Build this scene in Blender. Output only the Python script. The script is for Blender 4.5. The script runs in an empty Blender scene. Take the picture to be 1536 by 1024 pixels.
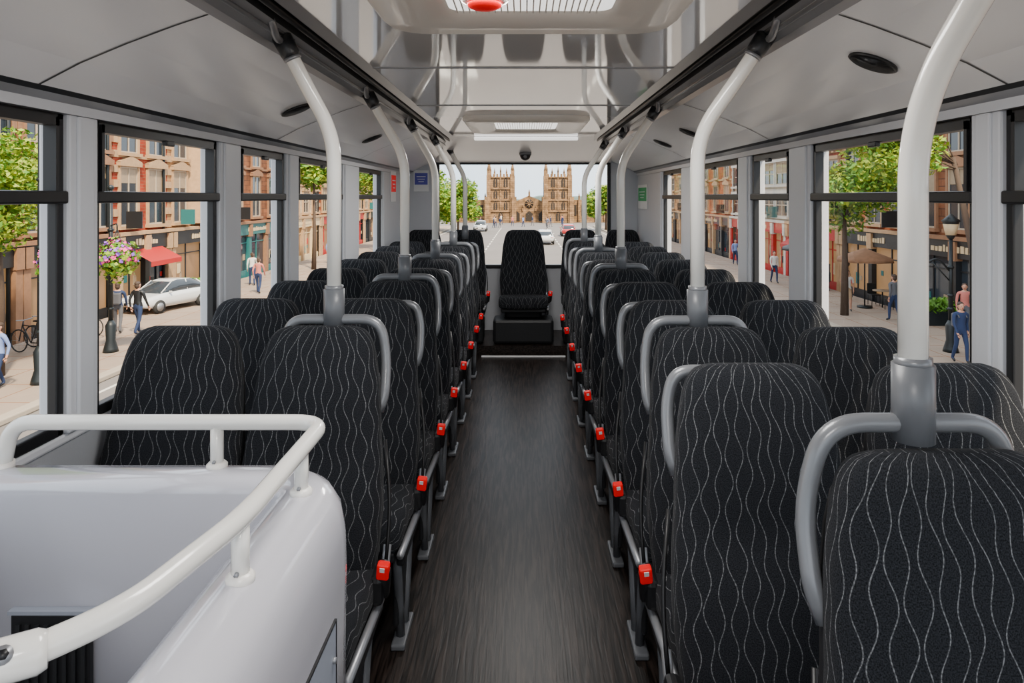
import bpy, bmesh, math, random
from mathutils import Vector, Matrix, Quaternion
random.seed(7)
scene = bpy.context.scene
COL = scene.collection
pi = math.pi

# ------------------------------------------------------------------ materials
def _new(name):
    m = bpy.data.materials.new(name); m.use_nodes = True
    nt = m.node_tree
    b = nt.nodes["Principled BSDF"]
    return m, nt, b

def mat(name, col, rough=0.5, metal=0.0, var=0.06, scale=6.0, bump=0.0, bscale=80.0, coat=0.0, spec=0.5, emit=None, es=0.0, ior=1.45):
    m, nt, b = _new(name)
    N, L = nt.nodes, nt.links
    tc = N.new("ShaderNodeTexCoord")
    nz = N.new("ShaderNodeTexNoise"); nz.inputs["Scale"].default_value = scale; nz.inputs["Detail"].default_value = 4
    L.new(tc.outputs["Object"], nz.inputs["Vector"])
    mr = N.new("ShaderNodeMapRange")
    mr.inputs["To Min"].default_value = 1 - var; mr.inputs["To Max"].default_value = 1 + var
    L.new(nz.outputs["Fac"], mr.inputs["Value"])
    mx = N.new("ShaderNodeVectorMath"); mx.operation = 'SCALE'
    mx.inputs[0].default_value = col[:3]
    L.new(mr.outputs["Result"], mx.inputs["Scale"])
    L.new(mx.outputs["Vector"], b.inputs["Base Color"])
    b.inputs["Roughness"].default_value = rough
    b.inputs["Metallic"].default_value = metal
    b.inputs["Coat Weight"].default_value = coat
    b.inputs["Coat Roughness"].default_value = 0.05
    b.inputs["Specular IOR Level"].default_value = spec
    b.inputs["IOR"].default_value = ior
    if emit:
        b.inputs["Emission Color"].default_value = (*emit, 1); b.inputs["Emission Strength"].default_value = es
    if bump > 0:
        n2 = N.new("ShaderNodeTexNoise"); n2.inputs["Scale"].default_value = bscale
        L.new(tc.outputs["Object"], n2.inputs["Vector"])
        bp = N.new("ShaderNodeBump"); bp.inputs["Strength"].default_value = bump; bp.inputs["Distance"].default_value = 0.01
        L.new(n2.outputs["Fac"], bp.inputs["Height"]); L.new(bp.outputs["Normal"], b.inputs["Normal"])
    return m

def math_node(nt, op, a, b=None, c=None):
    n = nt.nodes.new("ShaderNodeMath"); n.operation = op
    for i, v in enumerate((a, b, c)):
        if v is None: continue
        if isinstance(v, (int, float)): n.inputs[i].default_value = v
        else: nt.links.new(v, n.inputs[i])
    return n.outputs[0]

def fabric_mat():
    m, nt, b = _new("seat_fabric_wavy")
    N, L = nt.nodes, nt.links
    uv = N.new("ShaderNodeUVMap"); uv.uv_map = "UVMap"
    sp = N.new("ShaderNodeSeparateXYZ"); L.new(uv.outputs["UV"], sp.inputs[0])
    u, v = sp.outputs[0], sp.outputs[1]
    s = 0.028; f = 2 * pi / 0.115
    us = math_node(nt, 'DIVIDE', u, s)
    cell = math_node(nt, 'FLOOR', us)
    wn = N.new("ShaderNodeTexWhiteNoise"); wn.noise_dimensions = '1D'
    L.new(cell, wn.inputs["W"])
    ph = math_node(nt, 'MULTIPLY', wn.outputs["Value"], 6.283)
    a1 = math_node(nt, 'MULTIPLY_ADD', v, f, ph)
    s1 = math_node(nt, 'MULTIPLY', math_node(nt, 'SINE', a1), 0.29)
    a2 = math_node(nt, 'MULTIPLY_ADD', v, f * 0.47, math_node(nt, 'MULTIPLY', ph, 2.3))
    s2 = math_node(nt, 'MULTIPLY', math_node(nt, 'SINE', a2), 0.15)
    wob = math_node(nt, 'ADD', s1, s2)
    fr = math_node(nt, 'SUBTRACT', math_node(nt, 'FRACT', us), 0.5)
    d = math_node(nt, 'ABSOLUTE', math_node(nt, 'SUBTRACT', fr, wob))
    ln = N.new("ShaderNodeMapRange"); ln.interpolation_type = 'SMOOTHSTEP'
    L.new(d, ln.inputs["Value"])
    ln.inputs["From Min"].default_value = 0.015; ln.inputs["From Max"].default_value = 0.060
    ln.inputs["To Min"].default_value = 1; ln.inputs["To Max"].default_value = 0
    nz = N.new("ShaderNodeTexNoise"); nz.inputs["Scale"].default_value = 230; nz.inputs["Detail"].default_value = 1
    L.new(uv.outputs["UV"], nz.inputs["Vector"])
    dash = N.new("ShaderNodeMapRange"); L.new(nz.outputs["Fac"], dash.inputs["Value"])
    dash.inputs["From Min"].default_value = 0.40; dash.inputs["From Max"].default_value = 0.62
    dash.inputs["To Min"].default_value = 0.28; dash.inputs["To Max"].default_value = 1
    fac = math_node(nt, 'MULTIPLY', ln.outputs[0], dash.outputs[0])
    n2 = N.new("ShaderNodeTexNoise"); n2.inputs["Scale"].default_value = 380; n2.inputs["Detail"].default_value = 2
    L.new(uv.outputs["UV"], n2.inputs["Vector"])
    nr = N.new("ShaderNodeMapRange"); nr.inputs["From Min"].default_value = .35; nr.inputs["From Max"].default_value = .68; L.new(n2.outputs["Fac"], nr.inputs["Value"])
    base = N.new("ShaderNodeMix"); base.data_type = 'RGBA'
    L.new(nr.outputs[0], base.inputs["Factor"])
    base.inputs[6].default_value = (0.0035, 0.0040, 0.0050, 1); base.inputs[7].default_value = (0.022, 0.0235, 0.028, 1)
    mx = N.new("ShaderNodeMix"); mx.data_type = 'RGBA'
    L.new(fac, mx.inputs["Factor"]); L.new(base.outputs[2], mx.inputs[6])
    mx.inputs[7].default_value = (0.185, 0.188, 0.195, 1)
    L.new(mx.outputs[2], b.inputs["Base Color"])
    b.inputs["Roughness"].default_value = 0.92
    b.inputs["Specular IOR Level"].default_value = 0.12
    b.inputs["Sheen Weight"].default_value = 0.03
    bp = N.new("ShaderNodeBump"); bp.inputs["Strength"].default_value = 0.35; bp.inputs["Distance"].default_value = 0.002
    L.new(n2.outputs["Fac"], bp.inputs["Height"]); L.new(bp.outputs["Normal"], b.inputs["Normal"])
    return m

def floor_mat():
    m, nt, b = _new("vinyl_wood_floor")
    N, L = nt.nodes, nt.links
    tc = N.new("ShaderNodeTexCoord")
    mp = N.new("ShaderNodeMapping"); mp.inputs["Scale"].default_value = (1, 0.06, 1)
    L.new(tc.outputs["Object"], mp.inputs[0])
    n = N.new("ShaderNodeTexNoise"); n.inputs["Scale"].default_value = 70; n.inputs["Detail"].default_value = 7; n.inputs["Distortion"].default_value = 0.8
    L.new(mp.outputs[0], n.inputs["Vector"])
    cr = N.new("ShaderNodeValToRGB")
    cr.color_ramp.elements[0].position = 0.40; cr.color_ramp.elements[0].color = (0.004, 0.003, 0.0026, 1)
    cr.color_ramp.elements[1].position = 0.66; cr.color_ramp.elements[1].color = (0.034, 0.024, 0.020, 1)
    L.new(n.outputs["Fac"], cr.inputs[0]); L.new(cr.outputs[0], b.inputs["Base Color"])
    b.inputs["Roughness"].default_value = 0.38
    b.inputs["Specular IOR Level"].default_value = 0.2
    bp = N.new("ShaderNodeBump"); bp.inputs["Strength"].default_value = 0.25; bp.inputs["Distance"].default_value = 0.003
    L.new(n.outputs["Fac"], bp.inputs["Height"]); L.new(bp.outputs["Normal"], b.inputs["Normal"])
    return m

def glass_mat(name="window_glass"):
    m = bpy.data.materials.new(name); m.use_nodes = True
    nt = m.node_tree; N, L = nt.nodes, nt.links
    N.clear()
    o = N.new("ShaderNodeOutputMaterial"); t = N.new("ShaderNodeBsdfTransparent"); g = N.new("ShaderNodeBsdfGlossy")
    t.inputs[0].default_value = (0.97, 0.985, 0.98, 1); g.inputs["Roughness"].default_value = 0.01
    lw = N.new("ShaderNodeLayerWeight"); lw.inputs["Blend"].default_value = 0.1
    mr = N.new("ShaderNodeMath"); mr.operation = 'MULTIPLY'; mr.inputs[1].default_value = 0.15
    L.new(lw.outputs["Fresnel"], mr.inputs[0])
    mx = N.new("ShaderNodeMixShader")
    L.new(mr.outputs[0], mx.inputs[0]); L.new(t.outputs[0], mx.inputs[1]); L.new(g.outputs[0], mx.inputs[2]); L.new(mx.outputs[0], o.inputs[0])
    return m

def brick_mat(name, c1, c2, mortar, scale=1.0):
    m, nt, b = _new(name)
    N, L = nt.nodes, nt.links
    tc = N.new("ShaderNodeTexCoord"); sp = N.new("ShaderNodeSeparateXYZ"); cb = N.new("ShaderNodeCombineXYZ")
    L.new(tc.outputs["Object"], sp.inputs[0])
    ad = math_node(nt, 'ADD', sp.outputs[0], sp.outputs[1])
    L.new(ad, cb.inputs[0]); L.new(sp.outputs[2], cb.inputs[1])
    br = N.new("ShaderNodeTexBrick"); L.new(cb.outputs[0], br.inputs["Vector"])
    br.inputs["Color1"].default_value = (*c1, 1); br.inputs["Color2"].default_value = (*c2, 1); br.inputs["Mortar"].default_value = (*mortar, 1)
    br.inputs["Scale"].default_value = scale; br.inputs["Mortar Size"].default_value = 0.012
    br.inputs["Brick Width"].default_value = 0.5; br.inputs["Row Height"].default_value = 0.2
    nz = N.new("ShaderNodeTexNoise"); nz.inputs["Scale"].default_value = 1.3; nz.inputs["Detail"].default_value = 8
    L.new(tc.outputs["Object"], nz.inputs["Vector"])
    mr = N.new("ShaderNodeMapRange"); mr.inputs["From Min"].default_value = .25; mr.inputs["From Max"].default_value = .75; mr.inputs["To Min"].default_value = 0.45; mr.inputs["To Max"].default_value = 1.45
    L.new(nz.outputs["Fac"], mr.inputs["Value"])
    vm = N.new("ShaderNodeVectorMath"); vm.operation = 'SCALE'
    L.new(br.outputs["Color"], vm.inputs[0]); L.new(mr.outputs[0], vm.inputs["Scale"])
    L.new(vm.outputs[0], b.inputs["Base Color"]); b.inputs["Roughness"].default_value = 0.9
    b.inputs["Specular IOR Level"].default_value = 0.2
    return m

M = {}
M['fabric'] = fabric_mat()
M['floor'] = floor_mat()
M['glass'] = glass_mat()
M['shell'] = mat("seat_shell_black", (0.012, 0.0125, 0.014), 0.5, bump=0.1)
M['loop'] = mat("handle_grey", (0.155, 0.16, 0.17), 0.3, 0.15, coat=.2)
M['socket'] = mat("socket_grey", (0.11, 0.115, 0.125), 0.35)
M['pole'] = mat("pole_white_enamel", (0.80, 0.78, 0.73), 0.2, coat=0.6, var=0.02)
M['metal'] = mat("seat_frame_alu", (0.26, 0.265, 0.28), 0.35, 0.5)
M['red'] = mat("buckle_red", (0.62, 0.0, 0.004), 0.45, emit=(1.0, 0.0, 0.004), es=0.22, spec=.2)  # slight glow added to brighten the red; buckles give no light themselves
M['black'] = mat("rubber_black", (0.008, 0.008, 0.009), 0.45)
M['pillar'] = mat("pillar_grey", (0.54, 0.55, 0.58), 0.4, var=0.03)
M['cove'] = mat("cove_panel_grey", (0.80, 0.80, 0.815), 0.22, var=0.02, scale=1.5)
M['ceil'] = mat("ceiling_gloss", (0.76, 0.765, 0.78), 0.05, var=0.02, spec=0.9, coat=0.6, scale=1.0, ior=1.7)
M['trim'] = mat("trim_grey", (0.30, 0.305, 0.32), 0.3, 0.3)
M['groove'] = mat("groove_dark", (0.018, 0.019, 0.022), 0.32)
M['lav'] = mat("moulding_white", (0.55, 0.54, 0.585), 0.18, coat=0.7, var=0.02, scale=2)
M['lav2'] = mat("moulding_grey_panel", (0.30, 0.32, 0.37), 0.35, var=0.02)
M['white'] = mat("strip_white", (0.8, 0.8, 0.8), 0.4)
M['lens'] = mat("light_lens", (0.9, 0.9, 0.9), 0.3, emit=(1.0, 0.98, 0.95), es=1.3)
M['hatch'] = mat("hatch_frame_white", (0.84, 0.80, 0.74), 0.3, coat=0.3, var=0.02)
M['green'] = mat("sign_green", (0.01, 0.35, 0.10), 0.5)
M['blue'] = mat("sign_blue", (0.1, 0.1, 0.45), 0.5)
M['lowwall'] = mat("wall_lower_grey", (0.30, 0.31, 0.33), 0.6, bump=0.1)

# ------------------------------------------------------------------ mesh builder
class MB:
    def __init__(s): s.v = []; s.f = []; s.m = []; s.s = []; s.uv = []; s.mats = []
    def mi(s, key):
        mt = M[key] if isinstance(key, str) else key
        if mt not in s.mats: s.mats.append(mt)
        return s.mats.index(mt)
    def add(s, vs, fs, key, smooth=False, uvs=None):
        o = len(s.v); k = s.mi(key)
        s.v += [tuple(p) for p in vs]
        for i, f in enumerate(fs):
            s.f.append([o + q for q in f]); s.m.append(k); s.s.append(smooth)
            s.uv.append(uvs[i] if uvs else None)
    def box(s, c, d, key, bev=0.0, rot=None, seg=2):
        if bev <= 0:
            hx, hy, hz = d[0] / 2, d[1] / 2, d[2] / 2
            vs = [Vector((x, y, z)) for x in (-hx, hx) for y in (-hy, hy) for z in (-hz, hz)]
            fs = [(0, 1, 3, 2), (4, 6, 7, 5), (0, 4, 5, 1), (2, 3, 7, 6), (0, 2, 6, 4), (1, 5, 7, 3)]
        else:
            bm = bmesh.new(); bmesh.ops.create_cube(bm, size=1)
            bmesh.ops.scale(bm, vec=d, verts=bm.verts)
            bmesh.ops.bevel(bm, geom=list(bm.edges), offset=min(bev, min(d) * 0.49), segments=seg, profile=0.5, affect='EDGES')
            bm.verts.index_update()
            vs = [v.co.copy() for v in bm.verts]; fs = [[v.index for v in f.verts] for f in bm.faces]; bm.free()
        if rot is not None: vs = [rot @ v for v in vs]
        C = Vector(c)
        s.add([v + C for v in vs], fs, key, False)
    def bb(s, x0, x1, y0, y1, z0, z1, key, bev=0.0):
        s.box(((x0 + x1) / 2, (y0 + y1) / 2, (z0 + z1) / 2), (abs(x1 - x0), abs(y1 - y0), abs(z1 - z0)), key, bev)
    def loft(s, rings, key, caps=True, smooth=True, uv=False, closed=True):
        n = len(rings[0]); vs = [p for r in rings for p in r]; fs = []; uvs = []
        us = []; vl = [0.0]
        for r in rings:
            a = [0.0]
            for j in range(n): a.append(a[-1] + (Vector(r[(j + 1) % n]) - Vector(r[j])).length)
            us.append(a)
        wi = max(range(len(rings)), key=lambda i: us[i][-1])
        U = us[wi]
        for i in range(1, len(rings)):
            c0 = sum((Vector(p) for p in rings[i - 1]), Vector()) / n; c1 = sum((Vector(p) for p in rings[i]), Vector()) / n
            vl.append(vl[-1] + (c1 - c0).length)
        for i in range(len(rings) - 1):
            for j in range(n if closed else n - 1):
                k = (j + 1) % n
                fs.append((i * n + j, i * n + k, (i + 1) * n + k, (i + 1) * n + j))
                uvs.append([(U[j], vl[i]), (U[j + 1], vl[i]), (U[j + 1], vl[i + 1]), (U[j], vl[i + 1])])
        if caps and closed:
            fs.append(tuple(range(n - 1, -1, -1))); fs.append(tuple((len(rings) - 1) * n + j for j in range(n)))
            uvs.append([(rings[0][j][0], 0.0) for j in range(n - 1, -1, -1)]); uvs.append([(rings[-1][j][0], 0.0) for j in range(n)])
        s.add(vs, fs, key, smooth, uvs if uv else None)
    def tube(s, pts, r, key, n=12, caps=True):
        P = [Vector(p) for p in pts]; R = r if isinstance(r, (list, tuple)) else [r] * len(P)
        rings = []; t0 = (P[1] - P[0]).normalized()
        up = Vector((0, 0, 1)) if abs(t0.z) < 0.9 else Vector((1, 0, 0))
        nrm = t0.cross(up).normalized()
        for i, p in enumerate(P):
            t = ((P[min(i + 1, len(P) - 1)] - P[max(i - 1, 0)])).normalized()
            nrm = (nrm - t * nrm.dot(t)).normalized(); bn = t.cross(nrm)
            rings.append([p + (nrm * math.cos(a) + bn * math.sin(a)) * R[i] for a in [2 * pi * q / n for q in range(n)]])
        s.loft(rings, key, caps)
    def cyl(s, p0, p1, r, key, n=16): s.tube([p0, p1], r, key, n)
    def ball(s, c, r, key, seg=12, rng=8):
        if isinstance(r, (int, float)): r = (r, r, r)
        rings = []
        for i in range(rng + 1):
            a = -pi / 2 + pi * i / rng; q = max(math.cos(a), 0.02)
            rings.append([Vector((c[0] + r[0] * q * math.cos(2 * pi * j / seg), c[1] + r[1] * q * math.sin(2 * pi * j / seg), c[2] + r[2] * math.sin(a))) for j in range(seg)])
        s.loft(rings, key, True)
    def mesh(s, name):
        me = bpy.data.meshes.new(name); me.from_pydata(s.v, [], s.f)
        for m in s.mats: me.materials.append(m)
        me.polygons.foreach_set("material_index", s.m); me.polygons.foreach_set("use_smooth", s.s)
        if any(u for u in s.uv):
            ul = me.uv_layers.new(name="UVMap")
            for p, u in zip(me.polygons, s.uv):
                if u:
                    for li, q in zip(p.loop_indices, u): ul.data[li].uv = q
        me.update(); return me
    def obj(s, name, loc=(0, 0, 0), rz=0.0, sc=1.0):
        o = bpy.data.objects.new(name, s.mesh(name)); COL.objects.link(o)
        o.location = loc; o.rotation_euler = (0, 0, rz); o.scale = (sc, sc, sc); return o

def inst(name, me, loc, rz=0, sc=(1, 1, 1)):
    o = bpy.data.objects.new(name, me); COL.objects.link(o); o.location = loc; o.rotation_euler = (0, 0, rz); o.scale = sc; return o

def fillet(pts, rad, seg=8):
    P = [Vector(p) for p in pts]; out = [P[0]]
    for i in range(1, len(P) - 1):
        a, b, c = P[i - 1], P[i], P[i + 1]
        r = min(rad, (a - b).length * 0.48, (c - b).length * 0.48)
        p0 = b + (a - b).normalized() * r; p2 = b + (c - b).normalized() * r
        for k in range(seg + 1):
            t = k / seg; out.append(p0 * (1 - t) ** 2 + b * 2 * t * (1 - t) + p2 * t ** 2)
    out.append(P[-1]); return out

def interp(tab, t):
    for (a, va), (b, vb) in zip(tab, tab[1:]):
        if t <= b: return va + (vb - va) * (t - a) / (b - a)
    return tab[-1][1]

# ------------------------------------------------------------------ seats
T = 1.18
def seat_mesh(side, loop=None, buckle=True, legs=True, name="bus_seat", WS=.95):
    b = MB()
    n = 44
    wt = [(0, .205), (.05, .222), (.25, .234), (.42, .228), (.55, .217), (.62, .214), (.75, .206), (.86, .192), (.91, .182), (.945, .172), (.97, .160), (.985, .147), (.995, .128), (1, .112)]
    dt = [(0, .05), (.08, .066), (.4, .062), (.7, .052), (.9, .050), (.95, .045), (.975, .036), (.99, .024), (1, .010)]
    z0 = 0.45; rings = []
    ts = [0, .02, .05, .1, .15, .2, .26, .32, .38, .44, .5, .55, .6, .65, .7, .75, .8, .84, .88, .91, .94, .96, .975, .985, .993, 1]
    def backy(t): return -0.17 + 0.17 * (t ** 0.9)
    for t in ts:
        hx, hy = interp(wt, t) * WS, interp(dt, t); cy = backy(t); z = z0 + (T - z0) * t
        ring = []
        for j in range(n):
            a = 2 * pi * j / n + pi / 2
            ca, sa = math.cos(a), math.sin(a); e = 2 / 3.6
            x = hx * math.copysign(abs(ca) ** e, ca); y = hy * math.copysign(abs(sa) ** e, sa)
            if y < 0:
                k = abs(x) / hx
                bol = (0.030 * (1 - abs(t - .3) / .3) if t < .6 else 0)
                y -= max(bol, 0) * (k ** 3) * (1 - max(0, k - .9) * 6)
                if .5 < t < .97: y -= 0.018 * math.sin((t - .5) / .47 * pi) * (1 - k ** 4)
                if t < .5: y -= 0.018 * math.sin(t / .5 * pi) * (1 - k ** 4)
            ring.append(Vector((x, cy + y, z)))
        rings.append(ring)
    b.loft(rings, 'fabric', True, True, True)
    rings = []
    for t in [0, .05, .2, .4, .6, .75, .86, .93, .97, .985]:
        hx, hy = interp(wt, t) * 0.96 * WS, 0.03; cy = backy(t) + interp(dt, t) * 0.8; z = z0 - .03 + (T - z0) * t
        rings.append([Vector((hx * math.copysign(abs(math.cos(a)) ** .5, math.cos(a)), cy + hy * math.copysign(abs(math.sin(a)) ** .5, math.sin(a)), z)) for a in [2 * pi * j / 24 for j in range(24)]])
    b.loft(rings, 'shell')
    rings = []
    yf, yb = -0.56, -0.12
    for t, sx, sz, dz in [(0, .80, .25, -.02), (.02, .9, .6, -.015), (.06, .97, .85, -.008), (.14, 1, 1, 0), (.4, 1, 1, .0), (.7, 1, 1, -.008), (.93, .98, .95, -.012), (1, .9, .6, -.012)]:
        ring = []
        for j in range(n):
            a = 2 * pi * j / n - pi / 2
            ca, sa = math.cos(a), math.sin(a); e = 2 / 4.0
            x = .222 * sx * math.copysign(abs(ca) ** e, ca); z = .060 * sz * math.copysign(abs(sa) ** e, sa)
            if z > 0: z += 0.012 * abs(x / .222) ** 3
            ring.append(Vector((x, yf + (yb - yf) * t, .455 + dz + z)))
        rings.append(ring)
    b.loft(rings, 'fabric', True, True, True)
    b.box((0, -.33, .385), (.40, .40, .04), 'shell', .012)
    xs = side * .19
    b.tube(fillet([(xs + side * .030, -.54, .40), (xs + side * .035, -.14, .385), (xs + side * .035, -.06, .50)], .05), .013, 'metal', 8)
    b.box((xs + side * .02, -.30, .355), (.03, .36, .045), 'shell', .008)
    if legs:
        b.tube(fillet([(xs, -.44, .36), (xs, -.40, .2), (xs, -.36, .02)], .05), .016, 'socket', 8)
        b.tube(fillet([(xs, -.16, .36), (xs, -.22, .2), (xs, -.28, .02)], .05), .016, 'socket', 8)
        b.box((xs - side * .01, -.30, .22), (.02, .22, .28), 'shell', .008)
        b.box((xs, -.32, .012), (.05, .20, .022), 'socket', .006)
    b.box((0, -.28, .28), (.34, .08, .16), 'shell', .02)
    if buckle:
        b.box((side * .228, -.19, .455), (.04, .12, .085), 'black', .014)
        rt = Matrix.Rotation(side * 0.12, 4, 'Y').to_3x3() @ Matrix.Rotation(0.3, 4, 'X').to_3x3()
        b.box((side * .246, -.225, .475), (.040, .032, .10), 'black', .010, rt)
        b.box((side * .250, -.246, .520), (.036, .026, .052), 'red', .006, rt)
        b.box((side * .250, -.262, .529), (.014, .004, .014), 'white', 0, rt)
        b.tube(fillet([(side * .228, -.12, .43), (side * .236, -.06, .62), (side * .20, .03, .80)], .1), .006, 'black', 6)
    if loop is not None:
        cx = side * .03; w = .165; zt = T + loop; yy = .035; q = WS / .95
        path = [(cx - side * w * .98, .01, .99), (cx - side * w * .98, yy - .005, 1.08), (cx - side * w * .9, yy, zt), (cx + side * w * .93, yy, zt), (side * .205 * q, yy - .005, 1.07), (side * .206 * q, -.01, .96), (side * .190 * q, -.02, .91)]
        b.tube(fillet(path, .10, 10), .0165, 'loop', 12)
    return b.mesh(name)

me_L = seat_mesh(+1, -.028); me_R = seat_mesh(-1, -.028)
me_Lp = seat_mesh(+1, .016); me_Rp = seat_mesh(-1, .016)
me_A = seat_mesh(-1, .035, WS=1.02)
me_Lw = seat_mesh(+1, None, False); me_Rw = seat_mesh(-1, None, False)

left_rows = [2.22 + .60 * i for i in range(8)]
right_rows = [1.13, 1.72, 2.20, 2.77, 3.36, 3.96, 4.56, 5.16, 5.76, 6.36]
LP = (0, 2, 4, 6); RP = (0, 2, 5, 7, 9)
for i, y in enumerate(left_rows):
    x = -.655 if i == 0 else -.632
    inst("bus_seat", me_Lp if i in LP else me_L, (x, y, 0)); inst("bus_seat", me_Lw, (-1.095, y, 0))
for i, y in enumerate(right_rows):
    x = .695 if i == 0 else (.572 if i == 1 else .600)
    inst("bus_seat", me_A if i == 0 else (me_Rp if i in RP else me_R), (x, y, 0))
    if i: inst("bus_seat", me_Rw, (1.05, y, 0))
me_rear = seat_mesh(+1, None, True, False)
for x in (-1.08, -.62, 0, .62, 1.08):
    inst("bus_seat", me_rear, (x, 7.45, .06), 0, (1.14 if x == 0 else 1, 1, 1))
b = MB(); b.box((0, 7.12, .22), (.62, .30, .25), 'shell', .03)
for s in (-1, 1): b.box((s * .86, 7.14, .22), (.9, .30, .25), 'shell', .03)
b.obj("rear_bench_base")

# ------------------------------------------------------------------ grab poles
def pole(side, x, y, lift, fwd=-.06):
    b = MB(); zt = T + lift
    b.cyl((0, .035, zt - .03), (0, .035, zt + .10), .034, 'socket', 20)
    b.cyl((0, .035, zt + .095), (0, .035, zt + .112), .030, 'loop', 20)
    o = side * 1.0
    dx = .775 - abs(x)
    zb = 1.80 if fwd > -.1 else 1.75
    pts = fillet([(0, .035, zt + .05), (0, .035, zb), (o * dx * .55, fwd * .4, 1.975), (o * dx * .98, fwd, 2.12)], .30, 14)
    b.tube(pts, .0235, 'pole', 18)
    e = Vector((o * dx * .98, fwd, 2.12)); d = (e - Vector((o * dx * .55, fwd * .4, 1.975))).normalized()
    b.tube([e - d * .085, e - d * .07, e + d * .0], [.027, .030, .032], 'groove', 14)
    b.tube([e - d * .094, e - d * .082], [.028, .028], 'metal', 14)
    b.box(e + Vector((0, 0, -.002)), (.05, .17, .028), 'groove', .01)
    b.tube(fillet([e + Vector((o * -.03, -.15, .0)), e + Vector((o * -.01, -.05, -.035)), e + Vector((0, .15, -.002))], .04), .012, 'metal', 8)
    b.obj("grab_pole", (x, y, 0))
for i in LP: pole(-1, -.625 if i == 0 else -.60, left_rows[i], .016)
pole(-1, -.60, 7.0, .016)
for i in RP: pole(1, (.695 if i == 0 else .600) - .03, right_rows[i], .035 if i == 0 else .016, -.26 if i == 0 else -.06)

# ------------------------------------------------------------------ bus shell
Y0, Y1 = -1.3, 7.8
b = MB(); b.bb(-1.38, 1.38, Y0, Y1, -.06, 0, 'floor'); b.obj("floor")
b = MB()
b.bb(-.42, .42, 6.80, 6.84, .0, .012, 'white', .003); b.bb(-1.3, 1.3, 6.92, 7.74, 0, .09, 'floor'); b.obj("step")

prof = [(0, 2.15, None), (.64, 2.15, 'ceil'), (.655, 2.135, 'trim'), (.665, 2.125, 'trim'), (.675, 2.16, 'groove'), (.73, 2.16, 'groove'), (.735, 2.12, 'groove'),
        (.80, 2.09, 'trim'), (.81, 2.07, 'trim'), (.90, 2.04, 'cove'), (1.02, 1.995, 'cove'), (1.14, 1.945, 'cove'), (1.245, 1.89, 'cove'), (1.258, 1.878, 'groove'), (1.285, 1.862, 'trim'), (1.29, 1.835, 'pillar'), (1.38, 1.835, 'trim')]
b = MB()
for s in (-1, 1):
    for (xa, za, _), (xb, zb, k) in zip(prof, prof[1:]):
        vs = [(s * xa, Y0, za), (s * xb, Y0, zb), (s * xb, Y1, zb), (s * xa, Y1, za)]
        b.add(vs, [(0, 1, 2, 3) if s < 0 else (3, 2, 1, 0)], k, k == 'cove')
b.bb(-1.38, 1.38, Y0, Y1, 2.2, 2.24, 'trim')
for s in (-1, 1): b.bb(s * 1.35, s * 1.39, Y0, Y1, 1.84, 2.22, 'trim')
b.obj("ceiling")
b = MB()
for yy in (1.75, 3.45, 5.2):
    for s in (-1, 1):
        vs = []
        for (x, z, _) in prof[8:13]:
            vs += [(s * x, yy, z - .002), (s * x, yy + .008, z - .002)]
        b.add(vs, [(2 * i, 2 * i + 1, 2 * i + 3, 2 * i + 2) for i in range(4)], 'black')
for yy in (2.9, 4.1):
    b.bb(-.64, .64, yy, yy + .012, 2.145, 2.152, 'trim', .002)
b.obj("trim_1")
for s, yy in ((1, 1.99), (-1, 3.07), (1, 4.18), (1, 5.0), (-1, 4.6)):
    b = MB()
    R = Matrix.Rotation(s * 0.39, 4, 'Y').to_3x3()
    rings = []
    for rr, zz in ((.088, 0), (.09, -.006), (.08, -.010), (.066, -.006), (.05, -.002)):
        rings.append([R @ Vector((rr * .8 * math.cos(2 * pi * j / 28), rr * .62 * math.sin(2 * pi * j / 28), zz)) for j in range(28)])
    b.loft(rings[:3], 'black'); b.loft(rings[2:], 'groove')
    b.obj("air_vent", (s * 1.02, yy, 1.993))
b = MB()
for s in (-1, 1):
    b.cyl((s * .70, Y0, 2.135), (s * .70, Y1 - .3, 2.135), .013, 'black', 8)
    b.cyl((s * .765, Y0, 2.105), (s * .765, Y1 - .3, 2.105), .008, 'loop', 8)
b.obj("trim_2")

def hatch(y0, y1, hw, fr, red, name, lensk='lens'):
    b = MB(); cx = 0.02
    def rr(hx, ya, yb, r, z):
        pts = []
        for (px, py, a0) in ((cx + hx - r, yb - r, 0), (cx - hx + r, yb - r, 90), (cx - hx + r, ya + r, 180), (cx + hx - r, ya + r, 270)):
            for k in range(7):
                a = math.radians(a0 + 15 * k); pts.append(Vector((px + r * math.cos(a), py + r * math.sin(a), z)))
        return pts
    f2 = fr + .02
    rings = [rr(hw, y0, y1, .12, 2.15), rr(hw, y0, y1, .12, 2.128), rr(hw - .02, y0 + .02, y1 - .02, .11, 2.112), rr(hw - fr * .6, y0 + fr * .6, y1 - fr * .6, .07, 2.110), rr(hw - fr, y0 + fr, y1 - fr, .05, 2.118), rr(hw - f2, y0 + f2, y1 - f2, .04, 2.135)]
    b.loft(rings, 'hatch', False)
    L = rr(hw - f2, y0 + f2, y1 - f2, .04, 2.133)
    b.add(L, [tuple(range(len(L) - 1, -1, -1))], lensk)
    k = int((hw - f2 - .02) * 2 / .018)
    for i in range(k):
        xx = cx - hw + f2 + .02 + i * .018
        b.bb(xx, xx + .004, y0 + f2, y1 - f2, 2.127, 2.133, 'hatch')
    if red:
        b.tube([(cx - .12, 1.76, 2.135), (cx - .12, 1.76, 2.105), (cx - .12, 1.76, 2.10)], [.07, .062, .05], 'hatch', 24)
        b.ball((cx - .12, 1.76, 2.095), (.046, .046, .014), 'red', 20, 8)
    b.obj(name)
hatch(.95, 2.17, .44, .19, True, "ceiling_light")
hatch(4.6, 5.6, .44, .19, False, "ceiling_light")
hatch(-.9, .3, .44, .17, False, "ceiling_light")

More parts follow.
